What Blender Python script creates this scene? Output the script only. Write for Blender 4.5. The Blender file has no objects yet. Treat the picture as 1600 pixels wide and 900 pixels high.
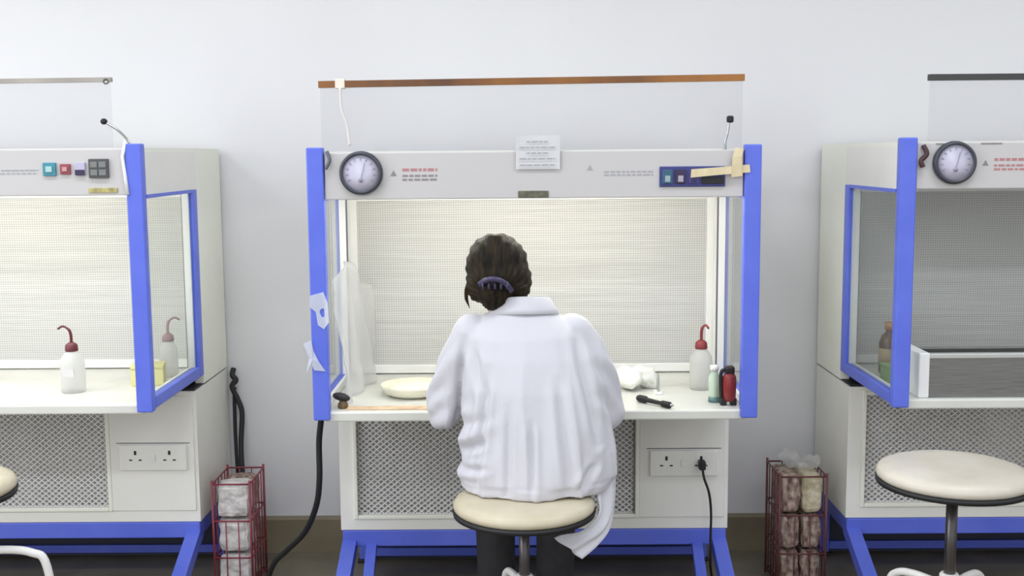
import bpy, bmesh, math, random
from mathutils import Vector, Matrix, noise

# ------------------------------------------------------------------ camera
SC = bpy.context.scene
COL = SC.collection
FPX = 1775.0
cam_d = bpy.data.cameras.new('camera'); cam = bpy.data.objects.new('camera', cam_d); COL.objects.link(cam)
cam_d.sensor_width = 36.0; cam_d.lens = FPX / 1600.0 * 36.0; cam_d.clip_start = 0.05
YAW, PITCH, ROLL = math.radians(.38), math.radians(6.75), math.radians(-.45)
cam.matrix_world = (Matrix.Translation((0, 0, 1.5)) @ Matrix.Rotation(YAW, 4, 'Z')
                    @ Matrix.Rotation(math.pi / 2 - PITCH, 4, 'X') @ Matrix.Rotation(ROLL, 4, 'Z'))
SC.camera = cam

# ------------------------------------------------------------------ light
SC.view_settings.view_transform = 'Standard'; SC.view_settings.look = 'None'
SC.view_settings.gamma = 1.0; SC.view_settings.use_curve_mapping = False
SC.view_settings.exposure = 0.36
world = bpy.data.worlds.new('daylight'); SC.world = world; world.use_nodes = True
wbg = world.node_tree.nodes['Background']
wbg.inputs[0].default_value = (.95, .97, 1.0, 1); wbg.inputs[1].default_value = 0.86

def area(name, loc, sx, sy, power, col=(1, 1, 1), rot=(0, 0, 0)):
    l = bpy.data.lights.new(name, 'AREA'); l.shape = 'RECTANGLE'; l.size = sx; l.size_y = sy
    l.energy = power; l.color = col
    o = bpy.data.objects.new(name, l); COL.objects.link(o); o.location = loc; o.rotation_euler = rot
    return o
for lx, pw in ((-3.0, 17), (-.9, 15.5), (1.3, 14), (3.4, 12)):
    area('ceiling_lamp', (lx, 2.45, 2.97), 1.25, .3, pw, (.86, .91, 1.0))
for lx, pw in ((-3.0, 26), (-.9, 22), (1.3, 17), (3.4, 12)):
    area('ceiling_lamp', (lx, 0.2, 2.97), 1.25, .3, pw, (.86, .91, 1.0))

area('window_daylight', (-4.5, .7, 1.8), 1.9, 2.4, 42, (.96, .98, 1.0), (0, math.radians(-90), 0))

# ------------------------------------------------------------------ materials
def lin(c):
    return tuple((v / 255 / 12.92) if v / 255 <= .04045 else ((v / 255 + .055) / 1.055) ** 2.4 for v in c) + (1,)
MATS = {}
def mat(name, c, rough=.5, metal=0., c2=None, scale=20., bump=0., bscale=60., stretch=(1, 1, 1), spec=.5, emit=None, sheen=0.):
    if name in MATS: return MATS[name]
    m = bpy.data.materials.new(name); m.use_nodes = True; MATS[name] = m
    nt = m.node_tree; b = nt.nodes['Principled BSDF']
    b.inputs['Base Color'].default_value = lin(c); b.inputs['Roughness'].default_value = rough
    b.inputs['Metallic'].default_value = metal; b.inputs['Specular IOR Level'].default_value = spec
    if sheen: b.inputs['Sheen Weight'].default_value = sheen
    if c2 or bump:
        tc = nt.nodes.new('ShaderNodeTexCoord'); mp = nt.nodes.new('ShaderNodeMapping')
        mp.inputs['Scale'].default_value = stretch; nt.links.new(tc.outputs['Object'], mp.inputs[0])
    if c2:
        n = nt.nodes.new('ShaderNodeTexNoise'); n.inputs['Scale'].default_value = scale; n.inputs['Detail'].default_value = 5
        nt.links.new(mp.outputs[0], n.inputs['Vector'])
        r = nt.nodes.new('ShaderNodeValToRGB'); r.color_ramp.elements[0].position = .35; r.color_ramp.elements[1].position = .65
        r.color_ramp.elements[0].color = lin(c); r.color_ramp.elements[1].color = lin(c2)
        nt.links.new(n.outputs['Fac'], r.inputs[0]); nt.links.new(r.outputs[0], b.inputs['Base Color'])
    if bump:
        n2 = nt.nodes.new('ShaderNodeTexNoise'); n2.inputs['Scale'].default_value = bscale; n2.inputs['Detail'].default_value = 4
        nt.links.new(mp.outputs[0], n2.inputs['Vector'])
        bp = nt.nodes.new('ShaderNodeBump'); bp.inputs['Strength'].default_value = bump; bp.inputs['Distance'].default_value = .01
        nt.links.new(n2.outputs['Fac'], bp.inputs['Height']); nt.links.new(bp.outputs[0], b.inputs['Normal'])
    if emit:
        b.inputs['Emission Color'].default_value = lin(emit[0]); b.inputs['Emission Strength'].default_value = emit[1]
    return m

def glass_mat(name, tint, refl=.5, haze=0., hazecol=(235, 235, 235)):
    m = bpy.data.materials.new(name); m.use_nodes = True; MATS[name] = m; nt = m.node_tree; nt.nodes.clear()
    out = nt.nodes.new('ShaderNodeOutputMaterial'); tr = nt.nodes.new('ShaderNodeBsdfTransparent'); gl = nt.nodes.new('ShaderNodeBsdfGlossy')
    tr.inputs[0].default_value = lin(tint); gl.inputs['Roughness'].default_value = .03
    lw = nt.nodes.new('ShaderNodeLayerWeight'); lw.inputs[0].default_value = .5
    fr = nt.nodes.new('ShaderNodeMath'); fr.operation = 'POWER'; fr.inputs[1].default_value = 5.; nt.links.new(lw.outputs['Facing'], fr.inputs[0])
    mul = nt.nodes.new('ShaderNodeMath'); mul.operation = 'MULTIPLY'; mul.inputs[1].default_value = refl
    nt.links.new(fr.outputs[0], mul.inputs[0])
    mx = nt.nodes.new('ShaderNodeMixShader'); nt.links.new(mul.outputs[0], mx.inputs[0])
    nt.links.new(tr.outputs[0], mx.inputs[1]); nt.links.new(gl.outputs[0], mx.inputs[2]); last = mx
    if haze:
        df = nt.nodes.new('ShaderNodeBsdfDiffuse'); df.inputs[0].default_value = lin(hazecol)
        tl = nt.nodes.new('ShaderNodeBsdfTranslucent'); tl.inputs[0].default_value = lin(hazecol)
        m1 = nt.nodes.new('ShaderNodeMixShader'); m1.inputs[0].default_value = .5
        nt.links.new(df.outputs[0], m1.inputs[1]); nt.links.new(tl.outputs[0], m1.inputs[2])
        m2 = nt.nodes.new('ShaderNodeMixShader'); m2.inputs[0].default_value = haze
        nt.links.new(mx.outputs[0], m2.inputs[1]); nt.links.new(m1.outputs[0], m2.inputs[2]); last = m2
    nt.links.new(last.outputs[0], out.inputs[0])
    return m

def perforated_mat():
    """white coated sheet with rows of small round holes and faint horizontal pressing lines"""
    m = bpy.data.materials.new('perforated_sheet'); m.use_nodes = True; nt = m.node_tree; b = nt.nodes['Principled BSDF']
    tc = nt.nodes.new('ShaderNodeTexCoord'); sep = nt.nodes.new('ShaderNodeSeparateXYZ'); nt.links.new(tc.outputs['Object'], sep.inputs[0])
    def M(op, a, bb=None):
        n = nt.nodes.new('ShaderNodeMath'); n.operation = op
        for i, v in enumerate((a, bb)):
            if v is None: continue
            if isinstance(v, (int, float)): n.inputs[i].default_value = v
            else: nt.links.new(v, n.inputs[i])
        return n.outputs[0]
    X, Z = sep.outputs['X'], sep.outputs['Z']
    K = 2 * math.pi / .016
    h = M('MULTIPLY', M('COSINE', M('MULTIPLY', M('ADD', X, Z), K)), M('COSINE', M('MULTIPLY', M('SUBTRACT', X, Z), K)))
    hole = M('GREATER_THAN', h, .35)
    mx = nt.nodes.new('ShaderNodeMix'); mx.data_type = 'RGBA'
    mx.inputs[6].default_value = lin((204, 204, 201)); mx.inputs[7].default_value = lin((170, 170, 167))
    nt.links.new(hole, mx.inputs[0]); nt.links.new(mx.outputs[2], b.inputs['Base Color'])
    w = nt.nodes.new('ShaderNodeTexNoise'); w.inputs['Scale'].default_value = 6; mp = nt.nodes.new('ShaderNodeMapping')
    mp.inputs['Scale'].default_value = (.5, 1, 6); nt.links.new(tc.outputs['Object'], mp.inputs[0]); nt.links.new(mp.outputs[0], w.inputs['Vector'])
    bp = nt.nodes.new('ShaderNodeBump'); bp.inputs['Strength'].default_value = .25; bp.inputs['Distance'].default_value = .02
    nt.links.new(w.outputs['Fac'], bp.inputs['Height']); nt.links.new(bp.outputs[0], b.inputs['Normal'])
    b.inputs['Roughness'].default_value = .45
    return m

WALL = mat('wall_paint', (226, 225, 226), .7, c2=(222, 221, 222), scale=1.2, bump=.03, bscale=180)
CEIL = mat('ceiling_paint', (235, 235, 235), .8)
FLOOR = mat('vinyl_floor', (128, 122, 106), .4, c2=(114, 108, 94), scale=7, bump=.02)
SKIRT = mat('skirting_vinyl', (132, 121, 98), .5, c2=(122, 112, 90), scale=9)
ENAMEL = mat('cream_enamel', (240, 240, 228), .38, c2=(236, 236, 223), scale=3)
PANELW = mat('white_laminate', (237, 235, 228), .4, c2=(232, 230, 223), scale=3)
FASCIA = mat('fascia_enamel', (199, 196, 195), .4)
BLUE = mat('blue_paint', (98, 116, 222), .38, c2=(90, 108, 216), scale=8)
STEEL = mat('brushed_steel', (150, 150, 148), .35, .85, c2=(128, 128, 126), scale=10, stretch=(1, 8, 60))
WTOP = mat('worktop_laminate', (222, 222, 214), .25, c2=(214, 214, 206), scale=4)
MESHM = mat('galvanised_mesh', (222, 221, 219), .5, .1)
FILT = mat('prefilter_felt', (240, 237, 234), .9, c2=(206, 202, 198), scale=9, stretch=(1, 1, .05), bump=.3)
DARK = mat('dark_rubber', (26, 26, 28), .55)
SHADE_NAVY = mat('shade_navy', (44, 46, 66), .6)  # dark tone standing in for the shade under the cabinets
GREYL = mat('grey_seal', (96, 98, 112), .5)
CHROME = mat('chrome', (190, 190, 190), .18, 1.)
WHITEPL = mat('white_plastic', (238, 238, 236), .35)
SOCKET = mat('socket_plastic', (240, 239, 233), .3)
PERF = perforated_mat()
GLASS = glass_mat('window_glass', (250, 252, 250), .8)
ACRYL = glass_mat('acrylic', (250, 250, 251), .5, .05)
CLEARPL = glass_mat('translucent_plastic', (246, 246, 246), .5, .38, (242, 242, 242))
BOTTLE = glass_mat('ldpe_bottle', (240, 240, 238), .5, .72, (244, 244, 242))
TAPE = glass_mat('white_tape', (245, 245, 245), .4, .85, (240, 243, 248))
MASK = mat('masking_tape', (226, 212, 176), .7, c2=(214, 198, 160), scale=30)

# ------------------------------------------------------------------ mesh helpers
class MB:
    def __init__(s): s.v = []; s.f = []; s.sm = []
    def add(s, vs, fs, smooth=False):
        o = len(s.v); s.v += [tuple(v) for v in vs]; s.f += [tuple(i + o for i in f) for f in fs]; s.sm += [smooth] * len(fs); return s
    def box(s, x0, x1, y0, y1, z0, z1):
        return s.add([(x, y, z) for z in (z0, z1) for y in (y0, y1) for x in (x0, x1)],
                     [(0, 2, 3, 1), (4, 5, 7, 6), (0, 1, 5, 4), (2, 6, 7, 3), (0, 4, 6, 2), (1, 3, 7, 5)])
    def bbox(s, x0, x1, y0, y1, z0, z1, b=.004):
        """box with chamfered edges"""
        bm = bmesh.new(); r = bmesh.ops.create_cube(bm, size=1)
        for v in bm.verts: v.co = Vector(((x0 + x1) / 2 + v.co.x * (x1 - x0), (y0 + y1) / 2 + v.co.y * (y1 - y0), (z0 + z1) / 2 + v.co.z * (z1 - z0)))
        bmesh.ops.bevel(bm, geom=bm.edges[:], offset=b, segments=2, affect='EDGES', profile=.5)
        bm.verts.index_update(); s.add([v.co for v in bm.verts], [[v.index for v in f.verts] for f in bm.faces]); bm.free(); return s
    def beam(s, a, b, w, h, up=(0, 0, 1)):
        a, b = Vector(a), Vector(b); d = (b - a).normalized(); u = Vector(up); sd = d.cross(u).normalized(); u = sd.cross(d).normalized()
        vs = [p + sd * (i * w / 2) + u * (j * h / 2) for p in (a, b) for i, j in ((-1, -1), (1, -1), (1, 1), (-1, 1))]
        return s.add(vs, [(0, 1, 2, 3), (7, 6, 5, 4), (0, 4, 5, 1), (1, 5, 6, 2), (2, 6, 7, 3), (3, 7, 4, 0)])
    def tube(s, pts, r, n=8, closed=False):
        pts = [Vector(p) for p in pts]; N = len(pts); rr = r if isinstance(r, (list, tuple)) else [r] * N
        vs = []; ref = None
        for i, p in enumerate(pts):
            if closed: d = pts[(i + 1) % N] - pts[i - 1]
            else: d = pts[min(i + 1, N - 1)] - pts[max(i - 1, 0)]
            d = d.normalized()
            if ref is None: ref = Vector((0, 0, 1)) if abs(d.z) < .9 else Vector((1, 0, 0))
            a = d.cross(ref).normalized(); b = a.cross(d).normalized(); ref = b
            vs += [p + a * (math.cos(t) * rr[i]) + b * (math.sin(t) * rr[i]) for t in [2 * math.pi * k / n for k in range(n)]]
        fs = []
        for i in range(N if closed else N - 1):
            j = (i + 1) % N
            for k in range(n): fs.append((i * n + k, i * n + (k + 1) % n, j * n + (k + 1) % n, j * n + k))
        if not closed: fs += [tuple(range(n))[::-1], tuple((N - 1) * n + k for k in range(n))]
        return s.add(vs, fs, True)
    def lathe(s, prof, n=28, c=(0, 0, 0), axis='z'):
        vs = []; fs = []
        for r, h in prof:
            for k in range(n):
                t = 2 * math.pi * k / n; q = (r * math.cos(t), r * math.sin(t), h)
                if axis == 'y': q = (q[0], q[2], -q[1])
                if axis == 'x': q = (q[2], q[0], q[1])
                vs.append((c[0] + q[0], c[1] + q[1], c[2] + q[2]))
        for i in range(len(prof) - 1):
            for k in range(n): fs.append((i * n + k, i * n + (k + 1) % n, (i + 1) * n + (k + 1) % n, (i + 1) * n + k))
        fs += [tuple(range(n))[::-1], tuple((len(prof) - 1) * n + k for k in range(n))]
        return s.add(vs, fs, True)
    def prism(s, poly, y0, y1):
        """polygon in x,z pushed along y"""
        n = len(poly); vs = [(x, y0, z) for x, z in poly] + [(x, y1, z) for x, z in poly]
        return s.add(vs, [tuple(range(n)), tuple(range(n, 2 * n))[::-1]] + [(i, i + n, (i + 1) % n + n, (i + 1) % n) for i in range(n)])
    def ball(s, c, r, n=20, m=12, rot=None):
        r = (r, r, r) if isinstance(r, (int, float)) else r; R = rot or Matrix.Identity(3); c = Vector(c); vs = []; fs = []
        for i in range(1, m):
            p = math.pi * i / m
            for k in range(n):
                t = 2 * math.pi * k / n
                vs.append(c + R @ Vector((r[0] * math.sin(p) * math.cos(t), r[1] * math.sin(p) * math.sin(t), r[2] * math.cos(p))))
        vs += [c + R @ Vector((0, 0, r[2])), c - R @ Vector((0, 0, r[2]))]; T = len(vs) - 2
        for i in range(m - 2):
            for k in range(n): fs.append((i * n + k, (i + 1) * n + k, (i + 1) * n + (k + 1) % n, i * n + (k + 1) % n))
        for k in range(n): fs.append((T, k, (k + 1) % n)); fs.append((T + 1, (m - 2) * n + (k + 1) % n, (m - 2) * n + k))
        return s.add(vs, fs, True)
    def rings(s, rows):
        """closed skin over rows of (centre, radius a, radius b, axis a, axis b)"""
        n = 28; vs = []; fs = []
        for c, ra, rb, A, B in rows:
            c, A, B = Vector(c), Vector(A), Vector(B)
            for k in range(n):
                t = 2 * math.pi * k / n; vs.append(c + A * (ra * math.cos(t)) + B * (rb * math.sin(t)))
        for i in range(len(rows) - 1):
            for k in range(n): fs.append((i * n + k, i * n + (k + 1) % n, (i + 1) * n + (k + 1) % n, (i + 1) * n + k))
        fs += [tuple(range(n))[::-1], tuple((len(rows) - 1) * n + k for k in range(n))]
        return s.add(vs, fs, True)
    def mesh(s, name, m=None):
        me = bpy.data.meshes.new(name); me.from_pydata(s.v, [], s.f); me.polygons.foreach_set('use_smooth', s.sm)
        bm = bmesh.new(); bm.from_mesh(me); bmesh.ops.recalc_face_normals(bm, faces=bm.faces[:]); bm.to_mesh(me); bm.free()
        if m: me.materials.append(m)
        return me
    def build(s, name, m, parent=None, loc=None, rot=None):
        return put(name, s.mesh(name, m), parent, loc, rot)

def put(name, me, parent=None, loc=None, rot=None):
    o = bpy.data.objects.new(name, me); COL.objects.link(o)
    if parent: o.parent = parent
    if loc: o.location = loc
    if rot: o.rotation_euler = rot
    return o
def tag(o, label, cat, group=None, kind=None):
    o['label'] = label
    if cat: o['category'] = cat
    if group: o['group'] = group
    if kind: o['kind'] = kind
    return o
def thing(name, label, cat, loc=(0, 0, 0), rz=0., group=None):
    o = bpy.data.objects.new(name, None); COL.objects.link(o); o.location = loc; o.rotation_euler = (0, 0, rz); o.empty_display_size = .1
    return tag(o, label, cat, group)
def struct(name, mb, m, label=None):
    o = mb.build(name, m); o['kind'] = 'structure'
    if label: o['label'] = label
    return o
def smooth_path(ctrl, n=8):
    """Catmull-Rom through the control points"""
    P = [Vector(c) for c in ctrl]; P = [P[0] * 2 - P[1]] + P + [P[-1] * 2 - P[-2]]; out = []
    for i in range(1, len(P) - 2):
        a, b, c, d = P[i - 1:i + 3]
        for k in range(n):
            t = k / n; out.append(.5 * ((2 * b) + (c - a) * t + (2 * a - 5 * b + 4 * c - d) * t * t + (3 * b - a - 3 * c + d) * t ** 3))
    return out + [P[-2]]
def remeshed(mb, name, voxel, m, smooth_it=4, fn=None):
    """fuse overlapping closed shells into one continuous skin"""
    me = mb.mesh(name + '_raw'); o = bpy.data.objects.new(name + '_raw', me); COL.objects.link(o)
    md = o.modifiers.new('r', 'REMESH'); md.mode = 'VOXEL'; md.voxel_size = voxel; md.use_smooth_shade = True
    if smooth_it:
        sm = o.modifiers.new('s', 'SMOOTH'); sm.factor = .5; sm.iterations = smooth_it
    dg = bpy.context.evaluated_depsgraph_get(); dg.update()
    r = bpy.data.meshes.new_from_object(o.evaluated_get(dg)); r.name = name
    bpy.data.objects.remove(o); bpy.data.meshes.remove(me)
    if fn:
        nr = [v.normal.copy() for v in r.vertices]
        for v, n in zip(r.vertices, nr): v.co = fn(v.co.copy(), n)
    r.polygons.foreach_set('use_smooth', [True] * len(r.polygons)); r.materials.clear(); r.materials.append(m); r.update()
    return r

# ------------------------------------------------------------------ the room
WY = 4.18
struct('floor', MB().box(-4.6, 4.6, -3.5, WY + .1, -.08, 0), FLOOR, 'grey brown vinyl floor in shade under the cabinets')
struct('wall_back', MB().box(-4.6, 4.6, WY, WY + .1, 0, 3.0), WALL, 'plain pale wall behind the three cabinets')
struct('wall_left', MB().box(-4.7, -4.6, -.6, WY + .1, 0, .85).box(-4.7, -4.6, -.6, WY + .1, 2.75, 3.0).box(-4.7, -4.6, 2.9, WY + .1, .85, 2.75), WALL, 'left wall with a wide window opening')
struct('wall_right', MB().box(4.6, 4.7, -.6, WY + .1, 0, 3.0), WALL)
struct('ceiling', MB().box(-4.6, 4.6, -.6, WY + .1, 3.0, 3.08), CEIL)
sk = MB().box(-4.6, 4.6, WY - .014, WY, 0, .128).add([(-4.6, WY, .14), (4.6, WY, .14), (4.6, WY - .014, .128), (-4.6, WY - .014, .128)], [(0, 1, 2, 3)])
struct('baseboard_back', sk, SKIRT, 'dull brown grey skirting strip along the foot of the wall')

# ------------------------------------------------------------------ laminar flow cabinets
HW = .6475      # half width
DEP = .855      # depth, front posts to back
def grille_mesh():
    x0, x1, z0, z1 = -.59, .34, .315, .69; cw, ch, t, d = .0225, .0185, .0042, .003
    mb = MB(); nx = int((x1 - x0) / cw); nz = int((z1 - z0) / ch)
    for j in range(nz + 1):
        for sgn in (1, -1):
            zc = z0 + j * ch; vs = []
            for i in range(2 * nx + 1):
                x = x0 + i * cw / 2; z = zc + sgn * (ch / 2) * (1 if i % 2 else 0) ; z = min(max(z, z0), z1)
                vs += [(x, -d, z - t / 2), (x, d, z - t / 2 + .002), (x, d, z + t / 2 + .002), (x, -d, z + t / 2)]
            fs = []
            for i in range(2 * nx):
                for k in range(4): fs.append((i * 4 + k, i * 4 + (k + 1) % 4, i * 4 + 4 + (k + 1) % 4, i * 4 + 4 + k))
            mb.add(vs, fs)
    return mb.mesh('intake_grille', MESHM)
GRILLE = grille_mesh()
def prefilter_mesh():
    mb = MB(); vs = []; n = 62
    for i in range(n + 1):
        x = -.60 + i * .95 / n; y = .488 + (.010 if i % 2 else 0)
        vs += [(x, y, .30), (x, y, .70)]
    return mb.add(vs, [(2 * i, 2 * i + 2, 2 * i + 3, 2 * i + 1) for i in range(n)]).mesh('prefilter', FILT)
PREF = prefilter_mesh()
TUBE_ON = mat('lit_tube', (255, 252, 235), .4, emit=((255, 252, 240), 20.))
TUBE_OFF = mat('unlit_tube', (232, 232, 228), .3)
INK = mat('grey_ink', (142, 136, 140), .7); REDINK = mat('red_ink', (182, 128, 130), .7); PALEINK = mat('pale_ink', (168, 168, 172), .7)
GFACE = mat('gauge_face', (196, 192, 208), .4, c2=(186, 182, 200), scale=14); GRING = mat('gauge_bezel', (62, 64, 74), .35)

def text_rows(rng, x0, z0, width, rows, hgt, gap, y):
    """rows of small word-like dashes: print too small to read"""
    mb = MB()
    for r in range(rows):
        x = x0; z = z0 - r * gap
        while x < x0 + width:
            w = min(rng.uniform(.008, .02), x0 + width - x)
            mb.box(x, x + w, y - .0006, y, z - hgt / 2, z + hgt / 2); x += w + .004
    return mb

def make_cabinet(label, cx, yf, dz, lit, rail, seed, extras):
    rng = random.Random(seed)
    R = thing('laminar_flow_cabinet', label, 'lab cabinet', (cx, yf, 0), 0, 'laminar flow cabinets along the wall')
    Z = lambda z: z + dz
    # lower body: back box, frame round the intake, blank panel on the right
    b = MB().box(-HW, HW, .50, DEP, Z(.265), Z(.716))
    b.box(-HW, -.59, .44, .50, Z(.265), Z(.716)); b.box(.34, HW, .44, .50, Z(.265), Z(.716))
    b.box(-.59, .34, .44, .50, Z(.265), Z(.315)); b.box(-.59, .34, .44, .50, Z(.69), Z(.716))
    b.build('lower_body', PANELW, R)
    fr = MB()
    for x0, x1, z0, z1 in ((-.602, -.588, .303, .702), (.338, .352, .303, .702), (-.588, .338, .303, .317), (-.588, .338, .688, .702)): fr.bbox(x0, x1, .432, .441, Z(z0), Z(z1), .003)
    fr.build('grille_frame', ENAMEL, R)
    put('prefilter', PREF, R, (0, 0, dz))
    g = put('intake_grille', GRILLE, R, (0, .455, dz)); g['kind'] = 'stuff'
    MB().bbox(.352, HW - .012, .434, .441, Z(.305), Z(.70), .002).build('service_panel', PANELW, R)
    MB().box(-HW + .006, HW - .006, .446, DEP - .004, Z(.7155), Z(.7225)).build('seam_strip', DARK, R)
    # upper casing with the filter plenum
    c = MB().box(-HW, HW, .605, DEP, Z(.722), Z(1.525))
    for s in (-1, 1):
        xa, xb = sorted((s * HW, s * (HW - .03)))
        c.box(xa, xb, .545, .605, Z(.722), Z(1.525))
    c.box(-HW + .03, HW - .03, .545, .605, Z(1.512), Z(1.525)); c.build('plenum_casing', ENAMEL, R)
    MB().box(-HW + .03, HW - .03, .596, .604, Z(.80), Z(1.372)).build('perforated_panel', PERF, R)
    tr = MB()
    for s in (-1, 1):
        xa, xb = sorted((s * (HW - .031), s * (HW - .056))); tr.bbox(xa, xb, .582, .597, Z(.77), Z(1.372), .003)
    tr.bbox(-HW + .056, HW - .056, .582, .597, Z(.77), Z(.80), .003); tr.bbox(-HW + .056, HW - .056, .582, .597, Z(1.36), Z(1.385), .003)
    tr.build('filter_frame', WHITEPL, R)
    # head
    h = MB().bbox(-HW + .05, HW - .05, .006, .024, Z(1.388), Z(1.522), .003).build('head_fascia', FASCIA, R)
    MB().box(-HW, HW, .03, .545, Z(1.512), Z(1.525)).build('top_panel', ENAMEL, R)
    MB().box(-HW + .022, HW - .022, .03, .60, Z(1.435), Z(1.442)).build('light_reflector', WHITEPL, R)
    for s in (-1, 1):
        xa, xb = sorted((s * HW, s * (HW - .02))); MB().box(xa, xb, .03, .545, Z(1.388), Z(1.512)).build('head_side', PANELW, R)
    tb = MB().lathe([(.013, -.54), (.013, .54)], 12, (0, .13, Z(1.415)), 'x').build('light_tube', TUBE_ON if lit else TUBE_OFF, R)
    for s in (-1, 1): MB().lathe([(.014, 0), (.014, .03)], 12, (s * .555 - .015, .13, Z(1.415)), 'x').build('tube_cap', WHITEPL, tb)
    # posts and side windows
    for s in (-1, 1):
        xa, xb = sorted((s * HW, s * (HW - .048)))
        MB().bbox(xa, xb, -.004, .03, Z(.745), Z(1.537), .004).build('post', BLUE, R)
        xa, xb = sorted((s * (HW + .002), s * (HW - .022)))
        f = MB().bbox(xa, xb, .498, .545, Z(.752), Z(1.388), .003); f.bbox(xa, xb, .03, .498, Z(.752), Z(.788), .003); f.box(xa, xb, .03, .498, Z(1.378), Z(1.389))
        w = f.build('side_window', BLUE, R)
        MB().box(s * (HW - .009) - .002, s * (HW - .009) + .002, .03, .50, Z(.786), Z(1.38)).build('pane', GLASS, w)
        q = lambda a, b: tuple(sorted((s * (HW - a), s * (HW - b))))
        it = MB().box(*q(.012, .034), .486, .498, Z(.767), Z(1.385)); it.box(*q(.0225, .034), .498, .58, Z(.767), Z(1.385)); it.box(*q(.0225, .032), .03, .486, Z(.767), Z(.79))
        it.build('inner_trim', WHITEPL, w)
        MB().box(*q(.0335, .037), .487, .505, Z(.785), Z(1.38)).build('pane_seal', GREYL, w)
    # worktop
    MB().bbox(-HW + .03, HW - .03, .012, .596, Z(.737), Z(.767), .005).build('worktop', WTOP, R)
    # gauge
    gx, gz = -.492, Z(1.464)
    g = MB().lathe([(.044, 0), (.061, 0), (.0625, -.006), (.060, -.018), (.052, -.020), (.051, -.014)], 40, (gx, .006, gz), 'y').build('pressure_gauge', GRING, R)
    MB().lathe([(.051, 0), (.051, -.003), (.0, -.0035)], 40, (gx, -.006, gz), 'y').build('gauge_dial', GFACE, g)
    nd = MB().beam((gx, -.0125, gz - .02), (gx + .012, -.0125, gz + .03), .0018, .001, (0, 1, 0)).lathe([(.006, 0), (.006, -.003)], 14, (gx, -.011, gz - .02), 'y')
    for k in range(11):
        a = math.radians(210 - k * 24); nd.beam((gx + .036 * math.cos(a), -.0105, gz + .036 * math.sin(a)), (gx + .044 * math.cos(a), -.0105, gz + .044 * math.sin(a)), .0015, .001, (0, 1, 0))
    nd.build('needle', mat('needle_grey', (150, 148, 164), .5), g)
    # print beside the gauge and in the middle of the fascia
    warn = lambda x, z: MB().prism([(x - .009, z - .007), (x + .009, z - .007), (x, z + .009)], .0052, .006)
    warn(-.40, Z(1.462)).build('warning_mark', INK, R)
    text_rows(rng, -.375, Z(1.472), .10, 1, .008, .01, .006).build('printed_line', REDINK, R)
    text_rows(rng, -.375, Z(1.455), .10, 2, .006, .011, .006).build('printed_line', INK if not extras == 'dark' else REDINK, R)
    warn(.16, Z(1.474)).build('warning_mark', PALEINK, R)
    text_rows(rng, .20, Z(1.462), .14, 2, .005, .009, .006).build('printed_line', PALEINK, R)
    # socket outlet
    pl = MB().bbox(.385, .612, .424, .436, Z(.447), Z(.535), .004).build('socket_plate', SOCKET, R)
    for sx in (.44, .555):
        so = MB().box(sx - .004, sx + .004, .4232, .4245, Z(.502), Z(.516))
        for k in (-1, 1): so.box(sx + k * .016 - .005, sx + k * .016 + .005, .4232, .4245, Z(.482), Z(.4865))
        so.build('pin_slots', DARK, pl)
    MB().bbox(.488, .507, .4205, .4245, Z(.48), Z(.505), .002).build('rocker_switch', WHITEPL, pl)
    MB().box(.375, .622, .4325, .4345, Z(.539), Z(.5415)).build('plate_shade_strip', GREYL, R)  # thin grey strip drawn as a shadow line above the plate
    # stand
    st = MB()
    for y in (.462, DEP - .03): st.bbox(-HW + .004, HW - .004, y - .022, y + .022, Z(.207), Z(.263), .004)
    for s in (-1, 1): st.bbox(s * (HW - .027) - .022, s * (HW - .027) + .022, .484, DEP - .052, Z(.207), Z(.263), .004)
    st.bbox(-HW + .05, HW - .05, DEP - .045, DEP - .027, .022, .052, .003)
    st.build('stand_frame', BLUE, R)
    MB().box(-HW + .05, HW - .05, DEP - .026, DEP - .020, .006, Z(.21)).build('under_shade_sheet', SHADE_NAVY, R)  # added dark sheet: deep shade behind the stand, hides the bright skirting
    for s in (-1, 1):
        x = s * (HW - .027)
        MB().beam((x, .475, Z(.222)), (x, .075, .032), .046, .044).build('front_leg', BLUE, R)
        ft = MB().bbox(x - .03, x + .03, .03, .10, 0, .034, .005); ft.build('foot_pad', DARK, R)
        MB().bbox(x - .022, x + .022, DEP - .052, DEP - .008, .012, Z(.207), .004).build('rear_leg', BLUE, R)
        MB().bbox(x - .028, x + .028, DEP - .058, DEP - .002, 0, .012, .003).build('foot_pad', DARK, R)
    # raised clear screen with its top rail
    xl, xr, zl, zr, rc, th = rail
    MB().add([(xl + .004, .040, Z(1.40)), (xr - .004, .040, Z(1.40)), (xr - .004, .040, zr), (xl + .004, .040, zl),
              (xl + .004, .043, Z(1.40)), (xr - .004, .043, Z(1.40)), (xr - .004, .043, zr), (xl + .004, .043, zl)],
             [(0, 1, 2, 3), (7, 6, 5, 4), (0, 4, 5, 1), (1, 5, 6, 2), (2, 6, 7, 3), (3, 7, 4, 0)]).build('raised_screen', ACRYL, R)
    rl = MB().beam((xl, .041, zl), (xr, .041, zr), .018, th); rl.build('screen_rail', rc, R)
    return R

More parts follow.
